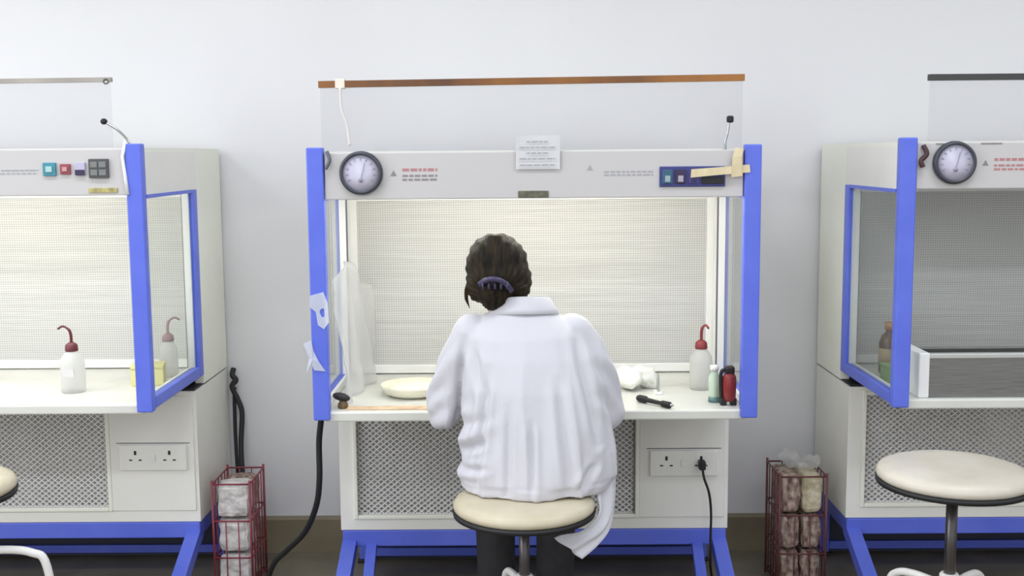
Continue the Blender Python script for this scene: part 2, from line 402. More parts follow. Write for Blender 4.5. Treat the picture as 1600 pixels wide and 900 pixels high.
WOOD = mat('rail_wood', (96, 62, 40), .5, c2=(176, 116, 48), scale=2.2, stretch=(1, .1, .1))
PALER = mat('rail_beige', (176, 168, 158), .5, c2=(150, 144, 138), scale=6)
CHAR = mat('rail_charcoal', (62, 62, 60), .5)
CL = make_cabinet('lit cabinet with pale screen rail, small coloured switch squares and no notice', -1.7375, 3.30, 0, True, (-.6, .557, 1.716, 1.722, PALER, .013), 1, 'left')
CC = make_cabinet('lit cabinet with brown wooden rail at which the person in the lab coat works', .043, 3.25, -.016, True, (-.613, .602, 1.700, 1.710, WOOD, .019), 2, 'mid')
CR = make_cabinet('dark unlit cabinet with charcoal screen rail and a grey steel tray inside', 1.7475, 3.30, 0, False, (-.56, .6, 1.709, 1.709, CHAR, .018), 3, 'dark')

def switch_square(R, x, z, s, col, name, inner=None):
    m = mat(name, col, .4)
    sw = MB().bbox(x - s / 2, x + s / 2, -.002, .007, z - s / 2, z + s / 2, .002).build('switch_button', m, R)
    if inner: MB().bbox(x - s * .24, x + s * .24, -.006, -.001, z - s * .22, z + s * .22, .001).build('switch_rocker', mat(name + '_rocker', inner, .4), sw)
    return sw
# left cabinet: row of switches, counter, yellow label, catch
switch_square(CL, .378, 1.465, .038, (64, 140, 160), 'teal_switch', (170, 205, 200))
switch_square(CL, .424, 1.465, .030, (150, 72, 84), 'red_switch', (196, 150, 150))
sw = MB().bbox(.452, .482, -.001, .007, 1.447, 1.484, .002).build('switch_button', mat('pale_switch', (186, 182, 206), .4), CL)
MB().bbox(.453, .481, -.004, 0, 1.447, 1.463, .001).build('switch_rocker', mat('violet_dark', (54, 44, 78), .4), sw)
ct = MB().bbox(.493, .55, -.004, .007, 1.439, 1.494, .002).build('hour_counter', mat('counter_case', (78, 80, 82), .5), CL)
for i in range(2):
    for j in range(2): MB().bbox(.499 + i * .025, .519 + i * .025, -.006, -.003, 1.446 + j * .023, 1.463 + j * .023, .001).build('counter_window', mat('counter_grey', (124, 126, 124), .3), ct)
MB().bbox(.488, .572, .003, .007, 1.396, 1.410, .001).build('label_plate', mat('yellow_label', (196, 186, 120), .5, c2=(150, 140, 90), scale=60), CL)
MB().box(.24, .345, .0052, .006, 1.462, 1.464).build('printed_line', PALEINK, CL)
ck = MB().tube(smooth_path([(.615, .02, 1.525), (.60, .018, 1.552), (.575, .014, 1.578), (.545, .01, 1.598)]), .0035).build('screen_catch', CHROME, CL)
MB().ball((.540, .01, 1.601), (.010, .010, .009)).build('catch_knob', DARK, ck)
MB().tube([(.603, .0, 1.545), (.594, -.006, 1.50), (.60, -.006, 1.44), (.605, -.006, 1.39)], .005).build('white_seal', WHITEPL, CL)
MB().lathe([(.006, 0), (.006, -.01), (.009, -.014), (.0, -.016)], 12, (.545, .041, 1.716), 'y').build('rail_screw', CHROME, CL)
# centre cabinet
NAVY = mat('navy_panel', (58, 62, 128), .4)
sp = MB().bbox(.358, .545, .001, .007, 1.402, 1.460, .002).build('switch_panel', NAVY, CC)
for x, c, n, inn in ((.380, (52, 92, 118), 'deep_teal_switch', (150, 170, 176)), (.417, (52, 42, 74), 'violet_switch', (170, 160, 180)), (.455, (70, 66, 130), 'indigo_switch', (44, 40, 84))):
    s = MB().bbox(x - .015, x + .015, -.004, .002, 1.411, 1.451, .002).build('switch_button', mat(n, c, .4), sp)
    MB().bbox(x - .007, x + .008, -.007, -.003, 1.416, 1.434, .001).build('switch_rocker', mat(n + '_r', inn, .4), s)
MB().bbox(.478, .54, -.004, .002, 1.410, 1.430, .001).build('counter_window', DARK, sp)
MB().bbox(-.045, .042, .002, .007, 1.374, 1.394, .002).build('label_plate', mat('olive_label', (112, 112, 92), .5, c2=(84, 84, 70), scale=70), CC)
ck = MB().tube(smooth_path([(.548, .022, 1.505), (.547, .02, 1.53), (.553, .018, 1.555), (.556, .015, 1.588)]), .0035).build('screen_catch', CHROME, CC)
MB().bbox(.549, .568, .004, .022, 1.582, 1.602, .005).build('catch_knob', DARK, ck)
MB().tube(smooth_path([(-.588, .0, 1.51), (-.580, -.006, 1.485), (-.592, -.006, 1.46)]), .005).build('hook', GREYL, CC)
for s in (-1, 1):   # second bar inside each front leg
    MB().beam((s * .548, .47, .20), (s * .535, .14, .035), .034, .03).build('leg_brace', BLUE, CC)
    MB().bbox(s * .535 - .022, s * .535 + .022, .11, .16, 0, .03, .004).build('foot_pad', DARK, CC)
# right cabinet
MB().tube(smooth_path([(-.583, .0, 1.515), (-.574, -.006, 1.49), (-.59, -.006, 1.47), (-.584, -.006, 1.452)]), .007).build('hook', mat('dark_red_hook', (70, 40, 44), .5), CR)
for i, w in enumerate((.07, .06)): MB().box(-.545 + i * .13, -.545 + i * .13 + w, .004, .006, 1.517, 1.520).build('printed_line', INK, CR)

# steel tray standing in the dark cabinet
t = thing('steel_tray', 'long grey steel tray standing on worktop of the dark unlit cabinet', 'tray', (1.76, 3.335, .767))
tm = MB().bbox(-.545, .56, .0, .012, .0, .128, .003); tm.bbox(-.545, .56, .19, .20, 0, .118, .003); tm.box(-.545, .56, .012, .19, 0, .008); tm.build('tray_body', STEEL, t)
MB().bbox(-.545, .56, -.006, .016, .118, .134, .003).build('rolled_rim', mat('bright_steel', (205, 205, 202), .35, .6), t)
for x in (-.575, .56): MB().bbox(x, x + .032, -.006, .2, 0, .136, .004).build('end_cap', WHITEPL, t)

# ------------------------------------------------------------------ stools
SEATM = mat('cream_vinyl', (206, 196, 172), .38, c2=(194, 184, 158), scale=10, bump=.08, bscale=35)
SEATUP = mat('ivory_vinyl', (214, 208, 194), .38, c2=(200, 192, 176), scale=8, bump=.1, bscale=30)
BASEW = mat('white_tube', (228, 226, 222), .3)
def stool(label, x, y, h, rz, seat_m, drop=.29, lr=.8):
    R = thing('lab_stool', label, 'stool', (x, y, 0), rz, 'round laboratory stools')
    r = .1875
    MB().lathe([(.0, h - .040), (r - .03, h - .040), (r - .008, h - .038), (r, h - .031), (r + .001, h - .022), (r - .006, h - .010), (r - .026, h - .003), (r - .07, h), (0, h + .001)], 48).build('seat_cushion', seat_m, R)
    MB().lathe([(r - .012, h - .050), (r + .001, h - .049), (r + .003, h - .038), (r - .004, h - .036)], 48).build('seat_band', DARK, R)
    MB().lathe([(.0, h - .056), (r - .014, h - .050), (r - .014, h - .038), (0, h - .038)], 24).build('seat_plate', DARK, R)
    zc = h - drop
    MB().lathe([(.0145, zc - .1), (.0145, h - .05)], 16).build('screw_column', mat('column_steel', (92, 88, 88), .3, .8), R)
    MB().lathe([(.020, zc - .16), (.025, zc - .15), (.025, zc), (.021, zc + .006), (.0, zc + .006)], 20).build('column_collar', BASEW, R)
    for k in range(4):
        a = math.pi / 2 * k; c, s = math.cos(a), math.sin(a)
        q = [(.02, zc - .03), (.12 * lr, zc - .025), (.185 * lr, zc - .035), (.215 * lr, zc - .075), (.235 * lr, zc * .45), (.265 * lr, .018)]
        pts = smooth_path([(u * c, u * s, z) for u, z in q], 6)
        lg = MB().tube(pts, .0105, 10).build('leg', BASEW, R)
        MB().lathe([(.017, 0), (.017, .02), (.012, .03)], 12, (.266 * lr * c, .266 * lr * s, 0)).build('rubber_foot', DARK, lg)
    ring = MB().tube([(.232 * lr * math.cos(2 * math.pi * i / 40), .232 * lr * math.sin(2 * math.pi * i / 40), zc * .5) for i in range(40)], .007, 8, True)
    ring.build('foot_ring', CHROME, R)
    return R
stool('cream round stool on which the person in the lab coat sits', .008, 2.93, .600, .35, SEATM, .225, .75)
stool('empty ivory round stool raised high before the dark unlit cabinet', 1.10, 2.82, .705, math.radians(40), SEATUP)
stool('empty cream round stool raised high before the cabinet with pale rail', -1.485, 2.80, .69, math.radians(4), SEATM, .165, 1.22)

# ------------------------------------------------------------------ person
SKIN = mat('skin', (196, 150, 122), .5)
COAT = mat('white_cotton', (202, 201, 207), .85, bump=.12, bscale=300, sheen=.2)
TROU = mat('black_cloth', (26, 25, 28), .85, c2=(34, 32, 34), scale=30, bump=.1)
HAIR = mat('dark_brown_hair', (20, 16, 12), .55, c2=(50, 41, 26), scale=16, stretch=(5, 1.2, .7), bump=.5, bscale=60, spec=.15)
SHOE = mat('black_shoe', (24, 22, 22), .4)
PX, PY = .02, 3.06
person = thing('person', 'person seen from behind in white lab coat, dark hair pinned low, bent over cabinet', 'person', (PX, PY, 0))
def limb(mb, pts, rad, flat=None):
    """tapered round limb through the joints"""
    pts = [Vector(p) for p in pts]; L = smooth_path(pts, 6); n = len(L); rr = []
    for i in range(n):
        t = i / (n - 1) * (len(rad) - 1); k = min(int(t), len(rad) - 2); f = t - k; rr.append(rad[k] * (1 - f) + rad[k + 1] * f)
    mb.tube(L, rr, 16)
    mb.ball(L[0], rr[0] * .99); mb.ball(L[-1], rr[-1] * .99)
XA, YA = (1, 0, 0), (0, 1, 0)
W = lambda p: (p[0] - PX, p[1] - PY, p[2])
HC = Vector((-.058, 3.165, 1.155))                       # head centre
HR = (Matrix.Rotation(math.radians(-8), 3, 'Y') @ Matrix.Rotation(math.radians(-34), 3, 'X'))
hp = lambda x, y, z: tuple(Vector(W(HC)) + HR @ Vector((x, y, z)))   # y forward (face), z up in head space
SHO = {-1: (-.128, 3.11, 1.004), 1: (.146, 3.11, 1.002)}
ELB = {-1: (-.208, 3.125, .792), 1: (.238, 3.13, .782)}
WRI = {-1: (-.150, 3.375, .812), 1: (.140, 3.375, .812)}
HIP = {-1: (-.055, 3.03, .686), 1: (.095, 3.03, .686)}
KNE = {-1: (-.085, 3.47, .640), 1: (.115, 3.47, .640)}
ANK = {-1: (-.075, 3.33, .105), 1: (.10, 3.33, .105)}
body = MB()
body.rings([(W((.02, 3.03, .612)), .15, .11, XA, YA), (W((.02, 3.03, .68)), .165, .12, XA, YA), (W((.02, 3.045, .80)), .135, .098, XA, YA),
            (W((.015, 3.07, .92)), .140, .095, XA, YA), (W((.01, 3.10, 1.0)), .135, .078, XA, YA), (W((.005, 3.11, 1.035)), .10, .06, XA, YA), (W((.0, 3.125, 1.07)), .055, .055, XA, YA)])
limb(body, [W((.0, 3.125, 1.03)), W((-.022, 3.14, 1.08)), W((-.05, 3.165, 1.13))], [.058, .05, .05])
body.ball(hp(0, -.012, .02), (.073, .09, .085), rot=HR); body.ball(hp(0, .018, -.035), (.058, .068, .075), rot=HR)
body.ball(hp(0, .062, -.088), (.026, .024, .02), rot=HR)                    # chin
body.ball(hp(0, .089, -.03), (.012, .018, .022), rot=HR); body.ball(hp(0, .082, .0), (.009, .012, .025), rot=HR)   # nose
for s in (-1, 1):
    body.ball(hp(s * .075, -.005, -.012), (.008, .018, .03), rot=HR)         # ear
    body.ball(hp(s * .031, .060, .021), (.020, .014, .006), rot=HR)          # brow
    body.ball(hp(s * .012, .082, -.062), (.016, .008, .006), rot=HR)         # lips
    limb(body, [W(SHO[s]), W(ELB[s])], [.044, .036]); limb(body, [W(ELB[s]), W(WRI[s])], [.037, .026])
    limb(body, [W(HIP[s]), W(KNE[s])], [.078, .055]); limb(body, [W(KNE[s]), W(ANK[s])], [.055, .035])
    limb(body, [W(ANK[s]), W((ANK[s][0] + s * .008, ANK[s][1] + .07, .055)), W((ANK[s][0] + s * .014, ANK[s][1] + .15, .035))], [.034, .034, .024])
    # hand: palm and five bent fingers, working just above the worktop
    w = Vector(W(WRI[s])); fwd = Vector((-s * .25, .96, -.08)).normalized(); side = Vector((s * .93, .26, -.25)).normalized(); up = side.cross(fwd) * s
    if up.z < 0: up = -up
    Rm = Matrix((side, fwd, up)).transposed()
    body.ball(w + fwd * .048, (.037, .052, .014), rot=Rm)
    limb(body, [w, w + fwd * .03], [.026, .022])
    for i, (off, ln) in enumerate(((-.030, .074), (-.010, .082), (.010, .077), (.030, .060))):
        b0 = w + fwd * .082 + side * off
        limb(body, [b0, b0 + fwd * ln * .42 + up * -.004, b0 + fwd * ln * .72 - up * .018, b0 + fwd * ln * .86 - up * .034], [.0084, .0078, .0072, .0062])
    b0 = w + fwd * .025 - side * .030
    limb(body, [b0, b0 + fwd * .03 - side * .022 - up * .008, b0 + fwd * .062 - side * .024 - up * .02], [.0115, .010, .0082])
put('body', remeshed(body, 'body', .0034, SKIN, 3), person)
for s in (-1, 1):
    MB().ball(hp(s * .030, .0605, .004), (.011, .010, .0075), rot=HR).build('eye', mat('eye_white', (235, 232, 226), .2), person)
# trousers and shoes
tr = MB()
tr.rings([(W((.02, 3.03, .604)), .155, .112, XA, YA), (W((.02, 3.03, .68)), .172, .126, XA, YA), (W((.02, 3.045, .78)), .145, .108, XA, YA)])
for s in (-1, 1):
    limb(tr, [W(HIP[s]), W(KNE[s])], [.088, .068]); limb(tr, [W(KNE[s]), W((ANK[s][0], ANK[s][1], .13))], [.068, .056])
put('trousers', remeshed(tr, 'trousers', .008, TROU, 4), person)
for s in (-1, 1):
    a = ANK[s]; sh = MB()
    limb(sh, [W((a[0], a[1] - .02, .047)), W((a[0] + s * .006, a[1] + .07, .044)), W((a[0] + s * .012, a[1] + .165, .036))], [.042, .043, .032])
    def flat(co, n): co.z = max(co.z, .004); return co
    put('shoe', remeshed(sh, 'shoe', .006, SHOE, 3, flat), person)
# coat
ct = MB()
def ring(cx, cy, z, rx, ry): return (W((cx, cy, z)), rx, ry, XA, YA)
ct.rings([ring(.040, 3.03, .604, .209, .165), ring(.046, 3.03, .64, .216, .165), ring(.047, 3.035, .70, .215, .155), ring(.044, 3.045, .78, .207, .145),
          ring(.036, 3.06, .87, .196, .136), ring(.026, 3.08, .95, .184, .124), ring(.014, 3.095, 1.005, .166, .108), ring(.008, 3.105, 1.035, .140, .090),
          ring(.004, 3.112, 1.060, .105, .074), ring(.002, 3.118, 1.080, .07, .06)])
for s in (-1, 1):
    limb(ct, [W(SHO[s]), W(((SHO[s][0] + ELB[s][0]) / 2 + s * .008, 3.115, .905)), W((ELB[s][0], ELB[s][1], ELB[s][2] + .005))], [.060, .060, .058])
    e = Vector(ELB[s]); w = Vector(WRI[s]); limb(ct, [W(e), W(e.lerp(w, .5)), W(e.lerp(w, .93))], [.060, .050, .041])
CREASES = [((-.085, .93), (-.118, .615), .013, .009), ((-.152, 1.0), (-.176, .735), .010, .009), ((.150, 1.01), (.206, .735), .012, .010),
           ((-.03, .84), (-.035, .61), .008, .008), ((.028, .80), (.030, .61), .010, .007), ((.10, .90), (.13, .62), .008, .010), ((-.125, .98), (-.10, .86), .009, .010),
           ((-.18, .70), (-.10, .74), .010, .009), ((-.18, .655), (-.09, .675), .008, .008), ((.20, .69), (.15, .62), .008, .009)]
def crease(x, z):
    t = 0.
    for (xa, za), (xb, zb), dep, wid in CREASES:
        dx, dz = xb - xa, zb - za; L = dx * dx + dz * dz; f = ((x - xa) * dx + (z - za) * dz) / L
        g = min(max(f, 0), 1); e = math.hypot(x - xa - g * dx, z - za - g * dz)
        t += dep * (math.exp(-(e / wid) ** 2) - .45 * math.exp(-((e - 2.2 * wid) / wid) ** 2)) * min(1, 4 * g + .15) * min(1, 4 * (1 - g) + .35)
    return t
def folds(co, n):
    x, y, z = co
    back = max(0., -n.y)
    low = min(1., max(0., (1.04 - z) / .3))
    u = x + .02 * (noise.noise(Vector((x * 3, 1, z * 3))))
    w = 1 - abs(math.sin(u * 30 + 2.2 * noise.noise(Vector((x * 3, 0, z * 1.3)))))          # narrow ridges between broad hollows
    d = back * low * (.020 * w * w * (.35 + .9 * max(0, noise.noise(Vector((x * 8, 3, z * 1.3))) + .25)) + .008 * noise.noise(Vector((x * 24, 5, z * 3))))
    d += .006 * noise.noise(Vector((x * 14, y * 8, z * 4.5)))
    k = min(1., max(0., (-.06 - x) / .1)) * min(1., max(0., (.86 - z) / .1)) * min(1., (z - .6) / .05)
    d += .007 * k * math.sin(z * 80 - x * 42 + 4 * noise.noise(Vector((x * 8, y * 8, z * 6))))
    k = min(1., max(0., (abs(x) - .16) / .05)) * min(1., max(0., (z - .76) / .06)) * min(1., max(0., (1.0 - z) / .08))
    d += .0045 * k * math.sin(z * 62 + y * 45 + abs(x) * 30 + 3 * noise.noise(Vector((x * 7, y * 7, z * 7))))
    if z < .63: d += .004 * math.sin(math.atan2(y, x) * 7)
    if n.y < .1: d -= crease(x + PX, z) * min(1, .1 + max(0, -n.y) * 1.6)
    co = co + n * d
    co.z = max(co.z, .6022)
    return co
cme = remeshed(ct, 'lab_coat', .005, COAT, 5, folds)
coat = put('lab_coat', cme, person)
# coat tail slipping off the right side of the seat
rows = [((.17, 2.96, .78), (.235, 3.05, .78)), ((.19, 2.955, .70), (.250, 3.05, .70)), ((.200, 2.935, .615), (.258, 3.02, .615)), ((.205, 2.905, .555), (.252, 2.985, .55)),
        ((.160, 2.868, .522), (.236, 2.93, .505)), ((.105, 2.85, .517), (.20, 2.885, .475)), ((.085, 2.842, .512), (.158, 2.85, .452))]
A_ = smooth_path([r[0] for r in rows], 5); B_ = smooth_path([r[1] for r in rows], 5); nc = 12; vs = []; fs = []
for i, (a, b) in enumerate(zip(A_, B_)):
    for k in range(nc + 1):
        t = k / nc; p = a.lerp(b, t); wv = .010 * math.sin(t * 9 + i * .12) * math.sin(math.pi * t); vs.append(W(p + Vector((.8, -.6, 0)) * wv))
for i in range(len(A_) - 1):
    for k in range(nc): q = i * (nc + 1) + k; fs.append((q, q + 1, q + nc + 2, q + nc + 1))
tail = MB().add(vs, fs, True).build('coat_tail', COAT, coat)
sm = tail.modifiers.new('thickness', 'SOLIDIFY'); sm.thickness = .003; sm.offset = 0
# collar: band turned over at the nape
cl = MB(); vs = []; fs = []; n = 28
for i in range(n + 1):
    a = math.radians(200 + 140 * i / n); ca, sa = math.cos(a), math.sin(a)
    for r, z in ((.064, 1.072), (.058, 1.098), (.060, 1.112), (.068, 1.110), (.084, 1.082), (.092, 1.068)):
        vs.append(W((.012 + r * 1.12 * ca, 3.128 + r * sa, z - .010 * (1 + sa))))
for i in range(n):
    for k in range(5): q = i * 6 + k; fs.append((q, q + 6, q + 7, q + 1))
co = cl.add(vs, fs, True).build('collar', COAT, coat); sm = co.modifiers.new('thickness', 'SOLIDIFY'); sm.thickness = .003; sm.offset = 0
# hair with a low bun, a clip and a loose lock
hr = MB()
hr.ball(hp(.001, -.036, .022), (.087, .086, .090), rot=HR, n=32, m=20)
hr.ball(hp(.002, -.045, -.02), (.082, .064, .062), rot=HR)
for s in (-1, 1): hr.ball(hp(s * .060, -.026, -.022), (.031, .042, .056), rot=HR)
hr.ball(hp(0, -.005, .058), (.074, .072, .056), rot=HR)
hr.ball(hp(.045, -.03, -.062), (.035, .04, .03), rot=HR)
hr.ball(W((-.072, 3.085, 1.128)), (.047, .042, .048)); hr.ball(W((-.075, 3.09, 1.108)), (.036, .034, .036)); hr.ball(W((-.030, 3.095, 1.135)), (.045, .034, .030))
def strands(co, n):
    v = co - Vector(W(HC)); a = math.atan2(v.x, v.z + .05)
    return co + n * (.0016 * math.sin(a * 34 + 3 * noise.noise(co * 9)) + .005 * noise.noise(co * 22))
hair = put('hair', remeshed(hr, 'hair', .0045, HAIR, 3, strands), person)
for k in range(4):
    x = -.141 - .002 * k
    MB().tube(smooth_path([W((-.128, 3.125 + .004 * k, 1.16)), W((x, 3.115, 1.135)), W((x - .003, 3.112, 1.105)), W((x + .003, 3.112, 1.076 + .004 * k))]), [.004 - .003 * i / 24 for i in range(25)], 6).build('loose_lock', HAIR, hair)
CLIP = mat('violet_clip', (62, 56, 86), .3)
cp = MB().tube(smooth_path([W((-.108, 3.052, 1.150)), W((-.085, 3.036, 1.164)), W((-.058, 3.034, 1.164)), W((-.034, 3.046, 1.148)), W((-.022, 3.058, 1.13))]), .0075, 10)
for k in range(5): cp.tube([W((-.10 + k * .017, 3.04, 1.158)), W((-.098 + k * .016, 3.034, 1.138))], .0035, 6)
cp.build('hair_clip', CLIP, hair)

# ------------------------------------------------------------------ things on the worktops
def wash_bottle(label, loc, rz, cap_c, r=.036, h=.125):
    R = thing('wash_bottle', label, 'bottle', loc, rz, 'plastic wash bottles in the cabinets')
    MB().lathe([(0, 0), (r - .004, 0), (r, .005), (r, h * .72), (r * .94, h * .82), (r * .62, h * .96), (.016, h), (.016, h + .008), (0, h + .008)], 28).build('bottle_body', BOTTLE, R)
    MB().box(-.017, .017, -r - .0008, -r + .004, h * .42, h * .62).build('label', mat('bottle_print', (214, 212, 210), .6), R)
    cm = mat('cap_%d_%d' % (cap_c[0], cap_c[1]), cap_c, .4)
    cp = MB().lathe([(.019, h + .002), (.020, h + .006), (.018, h + .022), (.008, h + .030), (0, h + .030)], 20).build('screw_cap', cm, R)
    MB().tube(smooth_path([(0, 0, h + .026), (0, 0, h + .052), (-.006, 0, h + .070), (-.024, 0, h + .080), (-.040, 0, h + .072)], 6), [.0048] * 13 + [.0036] * 12, 8).build('nozzle', cm, cp)
    return R
wash_bottle('white wash bottle with dark red bent nozzle in the cabinet with pale rail', (-1.403, 3.50, .767), 0, (98, 40, 46), .037, .128)
wash_bottle('white wash bottle with red cap beside the red torch in the occupied cabinet', (.575, 3.56, .751), math.radians(115), (140, 52, 54), .036, .128)
wash_bottle('small wash bottle seen through side glass of the cabinet with pale rail', (-1.175, 3.74, .767), math.radians(200), (150, 118, 116), .03, .118)
yb = thing('yellow_carton', 'low pale yellow carton behind the side glass, cabinet with pale rail', 'box', (-1.205, 3.62, .767), math.radians(12))
MB().bbox(-.05, .05, -.04, .04, 0, .055, .003).build('carton_body', mat('yellow_card', (226, 218, 150), .7), yb); MB().bbox(-.052, .052, -.042, .042, .055, .066, .003).build('carton_lid', mat('yellow_lid', (218, 212, 140), .7), yb)
# brown bottle behind side glass of the dark cabinet
bb = thing('reagent_bottle', 'brown glass bottle behind the side glass of the dark unlit cabinet', 'bottle', (1.225, 3.72, .767))
MB().lathe([(0, 0), (.032, 0), (.035, .006), (.035, .10), (.028, .125), (.014, .138), (.014, .15), (0, .15)], 24).build('bottle_body', mat('amber_glass', (88, 62, 40), .12), bb)
MB().lathe([(.018, .146), (.018, .170), (0, .171)], 20).build('bottle_cap', mat('tan_cap', (176, 128, 84), .5), bb)
MB().lathe([(.0355, .03), (.0355, .085)], 24).build('bottle_label', mat('tan_label', (170, 150, 120), .7), bb)
gb = thing('green_carton', 'small green carton beside brown bottle in the dark unlit cabinet', 'box', (1.185, 3.58, .767), .2)
MB().bbox(-.022, .022, -.03, .03, 0, .05, .003).build('carton_body', mat('green_card', (118, 146, 96), .7), gb); MB().bbox(-.023, .023, -.031, .031, .05, .057, .002).build('carton_lid', mat('green_lid', (140, 166, 112), .7), gb)
# red torch with black clip, standing
rt = thing('gas_torch', 'small red gas torch with black head beside the pale green vial', 'torch', (.622, 3.325, .751))
MB().lathe([(0, .012), (.016, .012), (.019, .02), (.021, .06), (.020, .085), (.014, .097), (0, .099)], 22).build('torch_body', mat('red_enamel', (140, 44, 44), .35, c2=(120, 36, 38), scale=20), rt)
MB().bbox(-.015, .014, -.014, .014, .094, .118, .006).build('torch_head', mat('torch_black', (34, 20, 22), .4), rt)
MB().tube(smooth_path([(-.010, 0, .105), (-.024, 0, .10), (-.025, 0, .05), (-.022, 0, .004)]), .0055, 8).build('side_clip', DARK, rt)
for x in (-.018, .012): MB().bbox(x - .009, x + .009, -.012, .012, 0, .022, .003).build('torch_foot', DARK, rt)
# pale green vial
gv = thing('small_vial', 'small pale green vial with teal foot beside the red torch', 'vial', (.585, 3.37, .751))
MB().lathe([(0, .014), (.016, .014), (.017, .02), (.017, .075), (.011, .088), (.011, .098), (0, .098)], 20).build('vial_body', mat('pale_green', (198, 216, 196), .3), gv)
MB().lathe([(0, 0), (.018, 0), (.018, .015), (0, .015)], 20).build('vial_foot', mat('teal_rubber', (96, 128, 128), .5), gv)
MB().lathe([(.013, .095), (.013, .112), (0, .113)], 18).build('vial_cap', WHITEPL, gv)
# black pen torch lying down
pn = thing('black_burner', 'thin black handheld burner lying on worktop near the white gauze', 'burner', (.398, 3.325, .7625), math.radians(-52))
MB().lathe([(0, -.07), (.008, -.068), (.011, -.06), (.011, -.035), (.007, -.03), (.0065, .03), (.010, .036), (.010, .066), (0, .069)], 16, axis='x').build('burner_handle', DARK, pn)
MB().tube([(.062, 0, 0), (.078, 0, .002)], .004, 8).build('burner_tip', CHROME, pn)
# clear beaker in front of a heap of gauze
hb = MB()
for i in range(9):
    rg = random.Random(i); hb.ball((rg.uniform(-.05, .045), rg.uniform(-.03, .03), rg.uniform(.02, .05)), (rg.uniform(.03, .045), .035, rg.uniform(.022, .034)))
def flat0(co, n): co = co + n * .006 * noise.noise(co * 40); co.z = max(co.z, 0); return co
gz = put('gauze_heap', remeshed(hb, 'gauze_heap', .005, mat('white_gauze', (240, 240, 232), .9, bump=.3, bscale=120), 2, flat0), None, (.375, 3.56, .751))
tag(gz, 'crumpled heap of white gauze beside the upright glass slide', 'gauze')
rk = thing('glass_slide', 'upright glass slide in a small grey holder by the gauze', 'glass slide', (.43, 3.49, .751))
MB().box(-.002, .002, -.02, .02, .008, .062).build('slide_pane', mat('slide_grey', (150, 154, 150), .2), rk); MB().bbox(-.012, .012, -.022, .022, 0, .01, .002).build('slide_base', WHITEPL, rk)
# shallow dish and paper sheet on the left
ds = thing('shallow_dish', 'wide cream shallow dish on worktop beside the hanging plastic sheet', 'dish', (-.335, 3.50, .751))
MB().lathe([(0, 0), (.07, 0), (.088, .012), (.098, .034), (.102, .036), (.10, .030), (.09, .010), (.07, .005), (0, .004)], 40).build('dish_bowl', mat('cream_ceramic', (236, 232, 212), .3), ds)
MB().ball((0, 0, .018), (.082, .082, .022)).build('dish_filling', mat('cream_agar', (236, 232, 208), .6, bump=.2), ds)
ps = tag(MB().bbox(-.155, .155, -.02, .02, 0, .004, .0015).build('paper_strip', mat('peach_paper', (222, 196, 164), .8, c2=(196, 168, 136), scale=28), None, (-.36, 3.305, .751)), 'narrow peach paper strip along the worktop front edge', 'paper')
# black stoppered jar at the left post
bj = thing('burner_jar', 'small brown jar with big black slanted cap by the scrap-taped post', 'jar', (-.528, 3.315, .751))
MB().lathe([(0, 0), (.014, 0), (.016, .004), (.015, .014), (.010, .022), (.010, .028), (0, .028)], 20).build('jar_body', mat('brown_jar', (108, 84, 52), .4), bj)
MB().ball((-.004, 0, .034), (.027, .018, .012), rot=Matrix.Rotation(math.radians(14), 3, 'Y')).build('jar_cap', DARK, bj)
# plastic sheeting on the left side pane
vs = []; fs = []; nx, nz = 26, 22
for j in range(nz + 1):
    for i in range(nx + 1):
        u, v = i / nx, j / nz
        x = -.545 + .05 * u + .010 * math.sin(u * 17 + v * 5) + .008 * noise.noise(Vector((u * 6, v * 6, 0))) + .02 * (1 - v)
        vs.append((x, 3.33 + .40 * u, .757 + (.37 + .05 * math.sin(u * 5)) * v))
for j in range(nz):
    for i in range(nx): q = j * (nx + 1) + i; fs.append((q, q + 1, q + nx + 2, q + nx + 1))
pl = MB().add(vs, fs, True).build('plastic_sheet', CLEARPL); tag(pl, 'crinkled translucent plastic sheet hanging inside the occupied cabinet by its scrap-taped post', 'plastic sheet')
sm = pl.modifiers.new('thickness', 'SOLIDIFY'); sm.thickness = .0012

# tape scraps on the left post of the occupied cabinet (post front face at y = 3.246)
def scrap(label, pts, hole=None, y=3.2435, m=TAPE, name='tape_scrap', cat='tape'):
    bm = bmesh.new(); c = Vector((sum(p[0] for p in pts) / len(pts), 0, sum(p[1] for p in pts) / len(pts)))
    n = len(pts); mb = MB()
    if hole:
        hx, hz, hr = hole; ins = [(hx + hr * math.cos(math.atan2(p[1] - hz, p[0] - hx)) * .7, hz + hr * math.sin(math.atan2(p[1] - hz, p[0] - hx))) for p in pts]
        V = [(p[0] - c.x, 0, p[1] - c.z) for p in pts] + [(p[0] - c.x, 0, p[1] - c.z) for p in ins]
        mb.add(V, [(i, (i + 1) % n, n + (i + 1) % n, n + i) for i in range(n)])
    else:
        mb.add([(0, -.004, 0)] + [(p[0] - c.x, (-.003 if i % 2 else .001), p[1] - c.z) for i, p in enumerate(pts)], [(0, 1 + i, 1 + (i + 1) % n) for i in range(n)])
    bm.free()
    o = mb.build(name, m, None, (c.x, y, c.z)); s = o.modifiers.new('thickness', 'SOLIDIFY'); s.thickness = .001
    return tag(o, label, cat)
scrap('white tape scrap with a hole, upper of two on the blue post', [(-.603, 1.098), (-.565, 1.108), (-.553, 1.075), (-.551, 1.02), (-.566, 1.0), (-.583, 1.012), (-.588, 1.05), (-.606, 1.066)], (-.568, 1.048, .013))
scrap('jagged white tape scrap, lower of two on the blue post', [(-.628, .958), (-.603, .968), (-.598, .935), (-.583, .905), (-.565, .876), (-.597, .880), (-.604, .895), (-.620, .872), (-.612, .915)])
